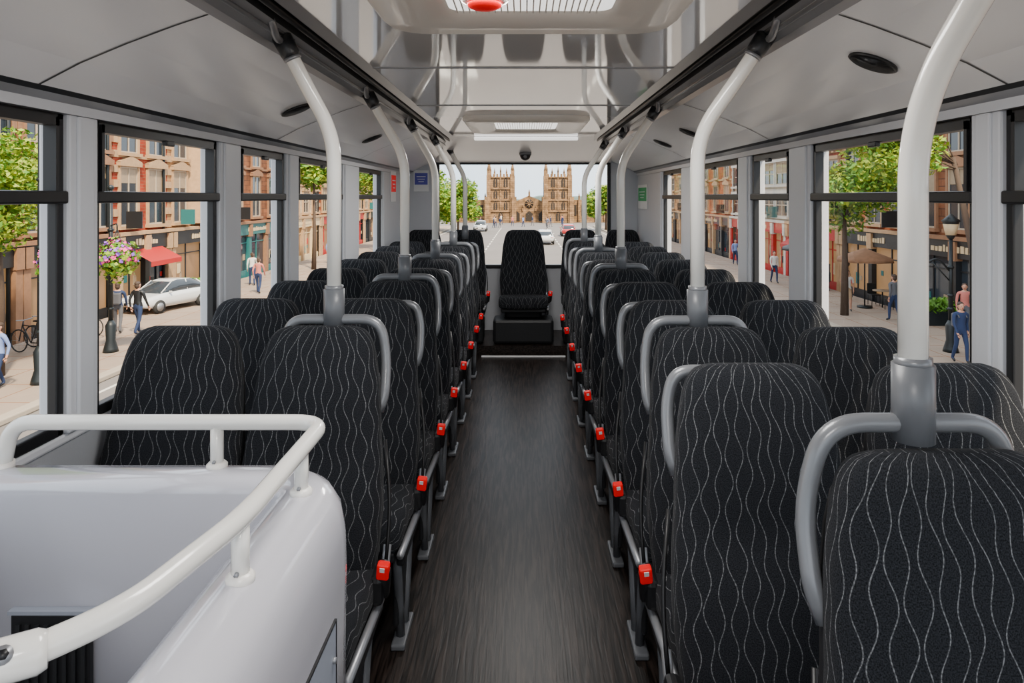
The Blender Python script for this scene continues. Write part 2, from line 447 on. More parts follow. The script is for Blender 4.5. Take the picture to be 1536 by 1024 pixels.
b = MB()
zb = 1.985
vs = [(-.80, 6.2, 2.15), (.80, 6.2, 2.15), (1.0, 7.76, zb), (-1.0, 7.76, zb), (-.80, 6.2, 2.16), (.80, 6.2, 2.16), (1.0, 7.76, 2.16), (-1.0, 7.76, 2.16)]
b.add(vs, [(0, 3, 2, 1), (0, 1, 5, 4), (1, 2, 6, 5), (2, 3, 7, 6), (3, 0, 4, 7), (4, 5, 6, 7)], 'cove')
b.bb(-.45, .50, 6.24, 6.30, 2.120, 2.142, 'lens', .004)
b.obj("trim_3")
b = MB()
b.cyl((.02, 7.10, 2.075), (.02, 7.10, 2.03), .065, 'loop', 24)
b.ball((.02, 7.09, 2.03), .055, 'black', 20, 12)
b.tube([(.02, 7.045, 2.015), (.02, 7.03, 2.01)], .018, 'metal', 16)
b.obj("security_camera")

edges_L = [(-1.3, -1.15), (-.05, .08), (.90, 1.03), (1.955, 2.09), (2.93, 3.15), (3.75, 3.96), (4.93, 5.40), (6.3, 7.75)]
edges_R = [(-1.3, -1.15), (-.05, .08), (.90, 1.03), (1.862, 1.985), (3.10, 3.35), (3.92, 4.14), (5.22, 5.62), (6.4, 7.75)]
ZS, ZT = .92, 1.845
for s, nm, ed in ((-1, "left", edges_L), (1, "right", edges_R)):
    b = MB()
    b.bb(s * 1.325, s * 1.39, Y0, Y1, -.06, ZS - .02, 'lowwall')
    b.bb(s * 1.315, s * 1.39, Y0, Y1, ZS - .03, ZS, 'pillar', .008)
    for (a, c) in ed:
        b.bb(s * 1.30, s * 1.39, a, c, ZS, ZT, 'pillar', .008)
        b.bb(s * 1.291, s * 1.305, a + .03, c - .03, ZS + .01, ZT - .01, 'pillar', .006)
    b.obj("wall_" + nm)
win_i = 1
def side_window(s, ya, yb):
    global win_i
    b = MB(); x0, x1 = s * 1.315, s * 1.345
    fw = .03
    b.bb(x0, x1, ya, ya + fw, ZS, ZT, 'black', .005); b.bb(x0, x1, yb - fw, yb, ZS, ZT, 'black', .005)
    b.bb(x0, x1, ya, yb, ZS, ZS + .035, 'black', .005); b.bb(x0, x1, ya, yb, ZT - .03, ZT, 'black', .005)
    b.bb(s * 1.30, x1, ya, yb, 1.580, 1.617, 'black', .006)
    b.bb(s * 1.308, x1, ya + fw, ya + fw + .014, 1.61, ZT - .02, 'black'); b.bb(s * 1.308, x1, yb - fw - .014, yb - fw, 1.61, ZT - .02, 'black')
    b.bb(s * 1.308, x1, ya + fw, yb - fw, ZT - .045, ZT - .02, 'black')
    b.bb(s * 1.295, s * 1.315, (ya + yb) / 2 - .03, (ya + yb) / 2 + .03, 1.785, 1.805, 'black', .004)
    x = s * 1.335
    b.add([(x, ya, ZS), (x, yb, ZS), (x, yb, ZT), (x, ya, ZT)], [(0, 1, 2, 3)], 'glass')
    b.obj("window_%d" % win_i); win_i += 1
for s, ed in ((-1, edges_L), (1, edges_R)):
    for (a, c), (d, e) in zip(ed, ed[1:]): side_window(s, c, d)

b = MB()
b.bb(-1.38, 1.38, 7.76, 7.84, -.06, .80, 'pillar'); b.bb(-1.38, -.98, 7.76, 7.84, .80, 2.2, 'pillar'); b.bb(.98, 1.38, 7.76, 7.84, .80, 2.2, 'pillar')
b.bb(-.98, .98, 7.76, 7.84, 1.985, 2.2, 'pillar')
b.obj("wall_back")
b = MB()
b.bb(-.99, -.955, 7.74, 7.80, .79, 2.0, 'black', .006); b.bb(.955, .99, 7.74, 7.80, .79, 2.0, 'black', .006)
b.bb(-.98, .98, 7.74, 7.80, .79, .83, 'black', .006); b.bb(-.98, .98, 7.74, 7.80, 1.965, 1.99, 'black', .006)
b.add([(-.97, 7.79, .81), (.97, 7.79, .81), (.97, 7.79, 1.98), (-.97, 7.79, 1.98)], [(0, 1, 2, 3)], 'glass')
b.obj("window_%d" % win_i); win_i += 1
b = MB()
b.bb(-1.38, 1.38, Y0 - .06, Y0, -.06, .85, 'pillar'); b.bb(-1.38, -1.15, Y0 - .06, Y0, .85, 2.2, 'pillar'); b.bb(1.15, 1.38, Y0 - .06, Y0, .85, 2.2, 'pillar'); b.bb(-1.2, 1.2, Y0 - .06, Y0, 2.0, 2.2, 'pillar')
b.obj("wall_front")
def sign(x, y, z, w, h, key, facing, nm):
    b = MB()
    if facing == 'x':
        s = 1 if x > 0 else -1
        b.box((0, 0, 0), (.006, w, h), 'white', .002); b.box((-s * .004, 0, h * .1), (.004, w * .86, h * .55), key)
        for k in range(3): b.box((-s * .007, 0, h * (.2 - .12 * k)), (.003, w * (.6 - .12 * k), h * .03), 'white')
    else:
        b.box((0, 0, 0), (w, .006, h), 'white', .002); b.box((0, -.004, h * .1), (w * .86, .004, h * .55), key)
        for k in range(3): b.box((0, -.007, h * (.2 - .12 * k)), (w * (.6 - .12 * k), .003, h * .03), 'white')
    b.obj(nm, (x, y, z))
sign(1.286, 7.36, 1.60, .56, .26, 'green', 'x', "emergency_exit_sign")
sign(-1.286, 6.75, 1.70, .26, .30, 'red', 'x', "warning_sign")
sign(-1.16, 7.755, 1.78, .17, .24, 'blue', 'y', "information_sign")

# ------------------------------------------------------------------ stair surround
b = MB()
xc = -.448
path = [Vector((-1.285, 1.56, 0)), Vector((xc - .18, 1.56, 0))]
for k in range(9):
    a = pi / 2 - k * (pi / 2) / 8; path.append(Vector((xc - .13 + .13 * math.cos(a), 1.43 + .13 * math.sin(a), 0)))
path += [Vector((xc, .9, 0)), Vector((xc, .1, 0))]
prf = [(.066, 0), (.070, .70), (.072, .80), (.070, .88), (.060, .935), (.042, .965), (.018, .980), (-.01, .985), (-.045, .983), (-.064, .972), (-.072, .95), (-.072, 0)]
rings = []
for i, p in enumerate(path):
    t = (path[min(i + 1, len(path) - 1)] - path[max(i - 1, 0)]).normalized(); o = Vector((-t.y, t.x, 0))
    rings.append([p + o * d + Vector((0, 0, z)) for d, z in prf])
b.loft(rings, 'lav', True)
xo = xc + .070
b.bb(xo - .002, xo + .005, .1, 1.36, .05, .755, 'lav2', .002)
b.bb(xo - .002, xo + .006, .1, 1.362, .755, .759, 'black'); b.bb(xo - .002, xo + .006, 1.36, 1.363, .05, .757, 'black')
b.cyl((xo + .003, 1.34, .69), (xo + .011, 1.34, .69), .006, 'metal', 12)
# flat black panel with thin bars in the stairwell, flush with the inner panel
b.bb(-1.105, -.935, 1.470, 1.487, 0, .70, 'black', .004)
for k in range(8): b.bb(-1.09 + .02 * k, -1.082 + .02 * k, 1.465, 1.471, .02, .68, 'shell')
b.bb(-1.11, -.93, 1.468, 1.487, .70, .708, 'lav2')
b.bb(-1.24, -.54, 1.484, 1.487, 0, .12, 'black')
b.obj("stair_surround")
b = MB()
rp = fillet([(-1.19, 1.56, .98), (-1.17, 1.56, 1.085), (-.455, 1.56, 1.085), (-.45, 1.1, 1.085), (-.50, .86, 1.08), (-.575, .775, 1.075), (-.70, .70, 1.07), (-.85, .62, 1.0)], .07, 8)
b.tube(rp, .0175, 'pole', 16)
for (x, y) in ((-.70, 1.56), (-.462, 1.42), (-.456, 1.10)):
    b.cyl((x, y, .975), (x, y, 1.08), .0145, 'pole', 14); b.tube([(x, y, .978), (x, y, .990), (x, y, .996)], [.023, .023, .017], 'hatch', 18)
    b.cyl((x, y - .018, .998), (x, y - .012, 1.0), .004, 'metal', 8)
b.cyl((-1.19, 1.56, .975), (-1.19, 1.56, .995), .024, 'hatch', 18)
d = Vector((-.125, -.075, 0)).normalized(); c = Vector((-.560, .787, 1.076))
b.tube([c - d * .01, c + d * .0, c + d * .07, c + d * .08], [.020, .0245, .0245, .02], 'pole', 18)
nn = Vector((d.y, -d.x, 0)); nn = nn if nn.y < 0 else -nn
nn = (nn + Vector((0, 0, .9))).normalized()
q = c + d * .03 + nn * .022; b.cyl(q, q + nn * .005, .010, 'metal', 14); b.cyl(q + nn * .005, q + nn * .006, .006, 'black', 6)
b.tube([(-.64, .735, 0), (-.64, .735, 1.05)], .024, 'loop', 16)
b.obj("stair_handrail")

# ================================================================== EXTERIOR
G = -3.2
M['asphalt'] = mat("asphalt", (0.17, 0.152, 0.138), .9, bump=.2, var=.15, scale=.5)
M['pave'] = mat("paving", (0.29, 0.22, 0.165), .85, var=.25, scale=.8)
M['kerb'] = mat("kerb_stone", (0.36, 0.30, 0.23), .8)
M['linew'] = mat("road_paint", (0.6, 0.57, 0.5), .7)
M['bk_red'] = brick_mat("brick_red", (.34, .042, .018), (.24, .030, .014), (.24, .13, .08), 1.4)
M['bk_brown'] = brick_mat("stone_brown", (.24, .092, .042), (.17, .065, .032), (.09, .042, .025), .7)
M['bk_orange'] = brick_mat("brick_orange", (.40, .10, .03), (.31, .08, .026), (.27, .15, .085), 1.4)
M['st_beige'] = brick_mat("stone_beige", (.40, .21, .09), (.33, .175, .078), (.20, .11, .06), .6)
M['st_cream'] = brick_mat("stone_cream", (.54, .40, .25), (.48, .35, .22), (.34, .25, .16), .6)
M['st_white'] = mat("render_white", (.52, .49, .43), .8)
M['trimst'] = mat("stone_trim", (.42, .26, .135), .8, var=.25)
M['trimbr'] = mat("stone_trim_brown", (.26, .13, .066), .8, var=.25)
M['wglass'] = mat("facade_glass", (.030, .038, .048), .08, var=.5, scale=.6, spec=.6)
M['blind'] = mat("window_blind", (.30, .22, .14), .7, var=.2)
M['wframe'] = mat("sash_white", (.42, .34, .25), .6)
M['shopdark'] = mat("shop_dark", (.013, .014, .016), .4)
M['shopred'] = mat("shop_red", (.40, .010, .008), .45)
M['shopteal'] = mat("shop_teal", (.02, .13, .13), .45)
M['shopcream'] = mat("shop_cream", (.60, .46, .27), .5)
M['shoplit'] = mat("shop_interior", (.14, .075, .038), .6, var=.8, scale=1.5, emit=(.9, .5, .2), es=.28)
M['iron'] = mat("cast_iron", (.008, .012, .014), .45)
M['bark'] = mat("bark", (.07, .045, .03), .9, bump=.5, bscale=20)
M['leaf'] = mat("leaf_green", (.09, .22, .010), .6, var=.5, scale=1.2); M['leaf2'] = mat("leaf_yellowgreen", (.27, .35, .015), .6, var=.45, scale=1.2)
M['pink'] = mat("petal_pink", (.75, .05, .26), .6); M['purple'] = mat("petal_purple", (.28, .07, .60), .6)
M['skin'] = mat("skin", (.50, .26, .17), .6); M['hair'] = mat("hair_dark", (.05, .03, .02), .7)
M['carw'] = mat("car_paint_white", (.62, .63, .63), .2, coat=1); M['carr'] = mat("car_paint_red", (.4, .012, .012), .2, coat=1)
M['tyre'] = mat("tyre", (.02, .02, .02), .8)

b = MB(); b.bb(-80, 80, -40, 300, G - .3, G - .003, 'asphalt'); b.obj("road")
b = MB()
for x in (-3.4, 3.6):
    for k in range(30): b.bb(x - .07, x + .07, 2 + k * 3.5, 4 + k * 3.5, G, G + .006, 'linew')
for x in (-10.4, 10.5): b.bb(x - .05, x + .05, -20, 110, G, G + .006, 'linew')
for k in range(7): b.bb(-10 + k * 1.2, -9.4 + k * 1.2, 30, 33.5, G, G + .006, 'linew')
b.obj("road_markings")
for s, xk in ((-1, 10.9), (1, 11.2)):
    b = MB(); xe = 16.1 if s < 0 else 15.6
    b.bb(s * xk, s * (xk + .3), -20, 110, G, G + .14, 'kerb', .03); b.bb(s * (xk + .3), s * xe, -20, 110, G, G + .125, 'pave')
    for k in range(80): b.bb(s * (xk + .32), s * xe, -10 + k * 1.5, -9.97 + k * 1.5, G + .12, G + .128, 'trimbr')
    for q in (1.2, 2.4, 3.6): b.bb(s * (xk + q), s * (xk + q + .03), -20, 110, G + .12, G + .128, 'trimbr')
    b.obj("pavement")

rb = random.Random(5)
def building(s, X, y0, y1, h, wall, trimk='trimst', shop='shopdark', cols=3, floors=3, style='sash', bay=False, awn=None):
    b = MB(); g = G; L = y1 - y0
    y0 += .02; y1 -= .02
    b.bb(s * X, s * (X + 8), y0, y1, g, g + h, wall)
    f = lambda d: s * (X - d)
    b.bb(f(.35), s * X, y0, y1, g + h - .35, g + h - .1, trimk); b.bb(f(.5), s * X, y0, y1, g + h - .1, g + h + .05, trimk)
    for k in range(int(L / .5)): b.bb(f(.28), s * X, y0 + .15 + k * .5, y0 + .35 + k * .5, g + h - .55, g + h - .35, trimk)
    b.bb(s * X, s * (X + .4), y0, y1, g + h, g + h + .5, wall)
    yc = (y0 + y1) / 2
    b.bb(s * (X + 1), s * (X + 2), yc - .5, yc + .5, g + h, g + h + 1.6, wall)
    for q in (-.25, .25): b.cyl((s * (X + 1.5), yc + q, g + h + 1.6), (s * (X + 1.5), yc + q, g + h + 2.0), .14, 'bk_orange', 10)
    b.cyl((f(.1), y1 - .45, g), (f(.1), y1 - .45, g + h - .5), .06, 'iron', 8)
    sh = 3.2
    b.bb(f(.22), s * X, y0 + .05, y1 - .05, g + sh - .65, g + sh, shop); b.bb(f(.34), s * X, y0, y1, g + sh, g + sh + .14, trimk)
    yy = y0 + L * .3
    while yy < y0 + L * .7:
        hh = rb.uniform(.16, .28); ww = rb.uniform(.08, .2)
        b.bb(f(.245), f(.22), yy, yy + ww, g + sh - .45, g + sh - .45 + hh, 'shopcream'); yy += ww + .08
    b.bb(f(.9), f(.25), y0 + L * .12, y0 + L * .12 + .06, g + sh + .3, g + sh + 1.0, rb.choice(['shopteal', 'shopdark', 'shopdark', 'shopdark']))
    n = max(2, int(L / 2.2)); w = L / n
    for k in range(n + 1):
        yk = min(max(y0 + k * w, y0 + .16), y1 - .16)
        b.bb(f(.25), s * X, yk - .16, yk + .16, g, g + sh - .6, shop if k % 2 else trimk); b.bb(f(.32), s * X, yk - .2, yk + .2, g + sh - .75, g + sh - .05, trimk)
    for k in range(n):
        ya, yb = y0 + k * w + .16, y0 + (k + 1) * w - .16
        b.bb(f(.03), s * X, ya, yb, g + .45, g + sh - .65, 'shoplit' if rb.random() < .5 else 'wglass'); b.bb(f(.12), s * X, ya, yb, g, g + .45, shop)
        b.bb(f(.08), s * X, (ya + yb) / 2 - .03, (ya + yb) / 2 + .03, g + .45, g + sh - .65, shop)
        b.bb(f(.08), s * X, ya, yb, g + sh - 1.15, g + sh - 1.1, shop)
        # goods / posters behind the shop glass
        for q in range(3):
            yq = rb.uniform(ya + .1, yb - .35); zq = g + rb.uniform(.5, 1.3)
            b.bb(f(.05), f(.03), yq, yq + rb.uniform(.15, .35), zq, zq + rb.uniform(.2, .6), rb.choice(['shopcream', 'shopred', 'shopteal', 'blind', 'shopdark', 'blind']))
    if awn:
        ya, yb = y0 + L * .2, y0 + L * .8
        vs = [(s * X, ya, g + sh - .5), (s * X, yb, g + sh - .5), (f(1.1), yb, g + sh - 1.1), (f(1.1), ya, g + sh - 1.1), (f(1.1), yb, g + sh - 1.3), (f(1.1), ya, g + sh - 1.3)]
        b.add(vs, [(0, 1, 2, 3), (3, 2, 4, 5)], awn)
    fh = (h - sh - .7) / floors; cw = L / cols
    for i in range(floors):
        zc = g + sh + .3 + fh * i
        b.bb(f(.08), s * X, y0, y1, zc + fh - .12, zc + fh, trimk)
        for k in range(cols):
            yc = y0 + (k + .5) * cw; ww = min(.62, cw * .3) if style == 'sash' else cw * .42
            za, zb_ = zc + .15, zc + fh - .55
            b.bb(f(.10), s * X, yc - ww - .11, yc - ww, za - .1, zb_ + .12, trimk); b.bb(f(.10), s * X, yc + ww, yc + ww + .11, za - .1, zb_ + .12, trimk)
            b.bb(f(.2), s * X, yc - ww - .18, yc + ww + .18, za - .2, za - .06, trimk); b.bb(f(.18), s * X, yc - ww - .18, yc + ww + .18, zb_ + .08, zb_ + .26, trimk)
            if style == 'sash' and i % 2 == 0:
                b.add([(f(.18), yc - ww - .2, zb_ + .26), (f(.18), yc + ww + .2, zb_ + .26), (f(.18), yc, zb_ + .52), (s * X, yc - ww - .2, zb_ + .26), (s * X, yc + ww + .2, zb_ + .26), (s * X, yc, zb_ + .52)], [(0, 1, 2), (0, 2, 5, 3), (1, 4, 5, 2)], trimk)
            b.bb(f(.02), s * X, yc - ww, yc + ww, za - .06, zb_ + .08, 'wglass')
            if rb.random() < .5: b.bb(f(.03), f(.02), yc - ww + .04, yc + ww - .04, zb_ - (zb_ - za) * rb.uniform(.15, .6), zb_ + .05, 'blind')
            for (p, q, r, t) in ((-ww, -ww + .05, za, zb_), (ww - .05, ww, za, zb_), (-.02, .02, za, zb_), (-ww, ww, (za + zb_) / 2 - .03, (za + zb_) / 2 + .03), (-ww, ww, zb_ - .0, zb_ + .08), (-ww, ww, za - .06, za + .0)):
                b.bb(f(.06), s * X, yc + p, yc + q, r, t, 'wframe')
    if bay:
        yc = y0 + L * .5; z1, z2 = g + sh + .3, g + h - 1.2
        vs = []
        for z in (z1, z2):
            vs += [(s * X, yc - 1.2, z), (f(.8), yc - .7, z), (f(.8), yc + .7, z), (s * X, yc + 1.2, z)]
        b.add(vs, [(0, 1, 5, 4), (1, 2, 6, 5), (2, 3, 7, 6), (4, 5, 6, 7), (0, 3, 2, 1)], trimk)
        for i in range(floors):
            zc = z1 + (z2 - z1) / floors * i
            b.bb(f(.84), f(.8), yc - .55, yc + .55, zc + .4, zc + (z2 - z1) / floors - .25, 'wglass')
            b.bb(f(.87), f(.8), yc - .03, yc + .03, zc + .4, zc + (z2 - z1) / floors - .25, 'wframe')
    for yy, e in ((y0, .3), (y1 - .3, .3)):
        for k in range(int((h - sh) / .6)): b.bb(f(.06), s * X, yy, yy + e, g + sh + .2 + k * .6, g + sh + .5 + k * .6, trimk)
    b.obj("townhouse_building")

building(-1, 16.5, 6, 16, 12, 'st_beige', shop='shopteal', cols=5)
building(-1, 16.5, 16, 22.2, 12, 'bk_brown', 'trimbr', cols=4, shop='shopdark')
building(-1, 16.5, 22.2, 27.4, 13, 'bk_brown', 'trimbr', cols=3, shop='shopdark')
building(-1, 16.5, 27.4, 31.6, 13, 'bk_red', trimk='trimst', shop='shopdark', cols=2, bay=False, awn='shopred')
building(-1, 16.5, 31.6, 38, 13, 'st_beige', shop='shopdark', cols=3, bay=True)
building(-1, 16.5, 38, 46, 13, 'bk_brown', 'trimbr', shop='shopteal', cols=3)
building(-1, 16.5, 46, 55, 10.5, 'st_cream', shop='shopcream', cols=4)
building(-1, 16.5, 55, 70, 11.5, 'bk_orange', shop='shopred', cols=5)
building(-1, 16.5, 70, 88, 8, 'st_beige', shop='shopdark', cols=6, floors=2)
building(1, 16.0, 6, 15, 12, 'bk_red', cols=4)
building(1, 16.0, 15, 22, 12, 'bk_brown', 'trimbr', cols=4)
building(1, 16.0, 22, 28, 12.5, 'bk_brown', 'trimbr', shop='shopdark', cols=3, bay=False)
building(1, 16.0, 28, 34, 8.6, 'bk_orange', shop='shopdark', cols=3, floors=2)
building(1, 16.0, 34, 41, 7.6, 'bk_red', shop='shopred', cols=3, floors=2, awn='shopred')
building(1, 16.0, 41, 52, 9.8, 'st_white', trimk='st_white', shop='shopred', cols=5, floors=3, style='modern')
building(1, 16.0, 52, 64, 12, 'bk_orange', shop='shopdark', cols=4)
building(1, 16.0, 64, 88, 9.5, 'st_beige', shop='shopdark', cols=7)

# ---------------------------------------------------------------- trees
def tree(x, y, h, cz, rad, n, leafk='leaf', ls=.16, seed=1, squash=.8, name="street_tree", spread=(0, 0), br=1.0):
    rnd = random.Random(seed); b = MB()
    b.tube([(0, 0, 0), (.03, .02, h * .4), (spread[0] * .3, spread[1] * .3, cz - rad * .3)], [.16, .12, .06], 'bark', 10)
    blobs = []
    for k in range(12):
        a = rnd.uniform(0, 2 * pi); r = rad * rnd.uniform(.25, .8); zz = cz + rad * squash * rnd.uniform(-.7, .8)
        c = Vector((spread[0] + r * math.cos(a), spread[1] + r * math.sin(a), zz)); blobs.append((c, rad * rnd.uniform(.35, .55)))
        p0 = Vector((spread[0] * .25, spread[1] * .25, min(cz - rad * .45, zz - .2)))
        b.tube([p0, (p0 + c) / 2 + Vector((0, 0, .15)), c], [.05 * br, .03 * br, .012], 'bark', 6)
    vs, fs, vs2, fs2 = [], [], [], []
    for k in range(n):
        c, r = blobs[rnd.randrange(len(blobs))]
        d = Vector((rnd.gauss(0, 1), rnd.gauss(0, 1), rnd.gauss(0, 1))).normalized() * r * rnd.uniform(.5, 1.2)
        p = c + Vector((d.x, d.y, d.z * squash)); u = Vector((rnd.gauss(0, 1), rnd.gauss(0, 1), rnd.gauss(0, .6))).normalized(); w = u.orthogonal().normalized()
        w = Quaternion(u, rnd.uniform(0, 6.28)) @ w; s = ls * rnd.uniform(.6, 1.2)
        V, F = (vs, fs) if rnd.random() < .6 else (vs2, fs2); o = len(V)
        V += [p - u * s, p + w * s * .45, p + u * s, p - w * s * .45]; F.append((o, o + 1, o + 2, o + 3))
    b.add(vs, fs, leafk); b.add(vs2, fs2, 'leaf2' if leafk == 'leaf' else 'leaf')
    b.obj(name, (x, y, G + .12))
tree(-13.7, 17.8, 5, 4.7, 1.75, 8000, 'leaf2', .10, 3)
tree(-13.6, 13.5, 5, 5.6, 1.9, 3500, 'leaf', .17, 13)
tree(12.7, 27, 5, 4.6, 1.8, 8000, 'leaf', .12, 4, br=.6)
tree(12.9, 19.3, 5.5, 6.3, 1.6, 4500, 'leaf2', .11, 5, .6, spread=(-1.9, 1.0), br=.5)
tree(-13, 60, 6, 6.0, 2.2, 2500, 'leaf', .25, 6)
tree(-13.5, 44, 5, 6.4, 1.5, 1800, 'leaf', .22, 16)
tree(-8.8, 92, 5, 4.2, 3.6, 5500, 'leaf', .30, 7, br=.5); tree(-14, 96, 7, 5.0, 4.0, 3500, 'leaf', .40, 8)
tree(11.6, 96, 6, 4.4, 2.9, 4500, 'leaf', .32, 9)

# ---------------------------------------------------------------- cathedral
M['cath'] = brick_mat("cathedral_sandstone", (.30, .175, .085), (.23, .13, .062), (.11, .065, .038), .5)
M['cathd'] = mat("cathedral_recess", (.03, .022, .016), .9)
b = MB(); CY = 128; g = G
def pinn(x, y, z, r, h):
    b.box((x, y, z + h * .2), (r * 1.6, r * 1.6, h * .4), 'cath')
    b.tube([(x, y, z + h * .4), (x, y, z + h)], [r, .03], 'cath', 6)
    for k in range(3): b.ball((x, y, z + h * (.5 + .15 * k)), (r * (.9 - .2 * k), r * (.9 - .2 * k), .08), 'cath', 6, 4)
for cx in (-4.2, 6.4):
    hw = 2.2; H = 8.5
    b.box((cx, CY, g + H / 2), (2 * hw, 2 * hw, H), 'cath')
    for (dx, dy) in ((-1, -1), (1, -1), (-1, 1), (1, 1)):
        b.box((cx + dx * hw, CY + dy * hw, g + (H + .3) / 2), (.75, .75, H + .3), 'cath'); pinn(cx + dx * hw, CY + dy * hw, g + H + .2, .38, 2.5)
        b.box((cx + dx * (hw + .3), CY + dy * (hw + .3), g + 2.4), (.8, .8, 4.8), 'cath')
    for dx in (-1.1, 0, 1.1): pinn(cx + dx, CY - hw, g + H + .1, .18, 1.5 if dx else 1.9)
    for i in range(4): b.box((cx, CY - hw - .05, g + 2.1 * (i + 1)), (2 * hw + .5, .35, .22), 'cath')
    for lev, (za, zb2, ww) in enumerate(((.4, 1.8, .55), (2.4, 3.8, .45), (4.5, 5.9, .45), (6.6, 8.1, .5))):
        for dx in ((-.95, .95) if lev else (0,)):
            b.box((cx + dx, CY - hw - .02, g + (za + zb2) / 2 - .15), (ww * 1.5, .1, zb2 - za - .3), 'cathd')
            b.add([(cx + dx - ww * .75, CY - hw - .07, g + zb2 - .3), (cx + dx + ww * .75, CY - hw - .07, g + zb2 - .3), (cx + dx, CY - hw - .07, g + zb2 + .25)], [(0, 1, 2)], 'cathd')
            b.box((cx + dx, CY - hw - .1, g + (za + zb2) / 2), (.1, .1, zb2 - za), 'cath')
        if lev: b.box((cx, CY - hw - .12, g + (za + zb2) / 2), (.25, .3, zb2 - za + .3), 'cath')
    for k in range(7): b.box((cx - hw + .35 + k * (2 * hw - .7) / 6, CY - hw, g + H + .25), (.35, .3, .5), 'cath')
b.box((1.1, CY + 1, g + 1.7), (8.2, 3.2, 3.4), 'cath')
b.add([(-2.6, CY - .6, g + 3.4), (4.8, CY - .6, g + 3.4), (1.1, CY - .6, g + 5.0), (-2.6, CY + 30, g + 3.4), (4.8, CY + 30, g + 3.4), (1.1, CY + 30, g + 5.0)], [(0, 1, 2), (0, 2, 5, 3), (1, 4, 5, 2)], 'cath')
b.tube([(1.1, CY - .66, g + 3.5), (1.1, CY - .75, g + 3.5)], .8, 'cathd', 24)
for k in range(8):
    a = k * pi / 4; b.tube([(1.1, CY - .8, g + 3.5), (1.1 + .8 * math.cos(a), CY - .8, g + 3.5 + .8 * math.sin(a))], .06, 'cath', 5)
for dx in (-2.4, 0, 2.4):
    b.box((1.1 + dx, CY - .65, g + 1.0), (1.3, .1, 1.4), 'cathd'); b.add([(1.1 + dx - .65, CY - .72, g + 1.6), (1.1 + dx + .65, CY - .72, g + 1.6), (1.1 + dx, CY - .72, g + 2.2)], [(0, 1, 2)], 'cathd')
    b.add([(1.1 + dx - 1.0, CY - .62, g + 2.0), (1.1 + dx + 1.0, CY - .62, g + 2.0), (1.1 + dx, CY - .62, g + 3.0)], [(0, 1, 2)], 'cath')
    pinn(1.1 + dx + 1.2, CY - .8, g + 2.2, .16, 1.3)
pinn(1.1, CY - .5, g + 4.9, .22, 1.3); pinn(-1.6, CY - .6, g + 3.4, .25, 1.6); pinn(3.8, CY - .6, g + 3.4, .25, 1.6)
for (xa, xb) in ((-13.5, -6.6), (8.8, 17.0)):
    b.bb(xa, xb, CY - .5, CY + 6, g, g + 4.2, 'cath')
    for k in range(int((xb - xa) / 1.6)):
        xx = xa + .8 + k * 1.6; b.box((xx, CY - .55, g + 2.3), (.7, .1, 2.0), 'cathd'); b.box((xx + .8, CY - .7, g + 2.1), (.35, .4, 4.2), 'cath'); pinn(xx + .8, CY - .7, g + 4.2, .2, 1.3)
b.obj("cathedral")
b = MB(); vs = []; K = 120
for k in range(K + 1):
    x = -160 + 320 * k / K; z = .8 * math.sin(k * .31) + .5 * math.sin(k * .9 + 1) + (.4 if k % 3 else 0)
    vs += [(x, 240, G), (x, 236, G + 4.0 + z), (x, 250, G + 4.4 + z)]
fs = []
for k in range(K): fs += [(3 * k, 3 * k + 3, 3 * k + 4, 3 * k + 1), (3 * k + 1, 3 * k + 4, 3 * k + 5, 3 * k + 2)]
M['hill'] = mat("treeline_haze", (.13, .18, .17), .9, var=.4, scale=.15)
b.add(vs, fs, 'hill', True); b.obj("distant_treeline")

# ---------------------------------------------------------------- street furniture
def lamp(x, y, h, lantern=True, arm=0, plate=False):
    b = MB()
    b.tube([(0, 0, 0), (0, 0, .1), (0, 0, .35), (0, 0, .8), (0, 0, .95)], [.22, .2, .13, .15, .075], 'iron', 14)
    b.tube([(0, 0, .9), (0, 0, h)], [.07, .05], 'iron', 12)
    for z in (1.3, h * .5, h * .75): b.tube([(0, 0, z - .05), (0, 0, z), (0, 0, z + .05)], [.065, .1, .065], 'iron', 12)
    if arm:
        b.tube(fillet([(0, 0, h - 1.0), (arm * .5, 0, h - .55), (arm, 0, h - .75)], .25), .03, 'iron', 8)
        b.tube([(0, 0, h - 1.3), (arm * .7, 0, h - .7)], .02, 'iron', 6)
    if lantern:
        b.tube([(0, 0, h), (0, 0, h + .1), (0, 0, h + .5), (0, 0, h + .55), (0, 0, h + .75)], [.07, .13, .22, .26, .03], 'iron', 6)
        b.tube([(0, 0, h + .12), (0, 0, h + .48)], [.14, .215], 'shopcream', 6)
    else: b.ball((0, 0, h + .05), .09, 'iron')
    if plate:
        b.box((.34, -.03, h - .35), (.55, .03, .45), 'shopteal', .01); b.box((.34, -.05, h - .3), (.4, .01, .06), 'white'); b.box((.34, -.05, h - .42), (.3, .01, .05), 'white')
    b.obj("street_lamp", (x, y, G + .125))
lamp(-12.1, 17.1, 6.8, False, 0, True); lamp(-12.45, 20.6, 4.9, False, .0); lamp(12.9, 20.6, 3.4, True, -.8); lamp(12.5, 38, 5.3)
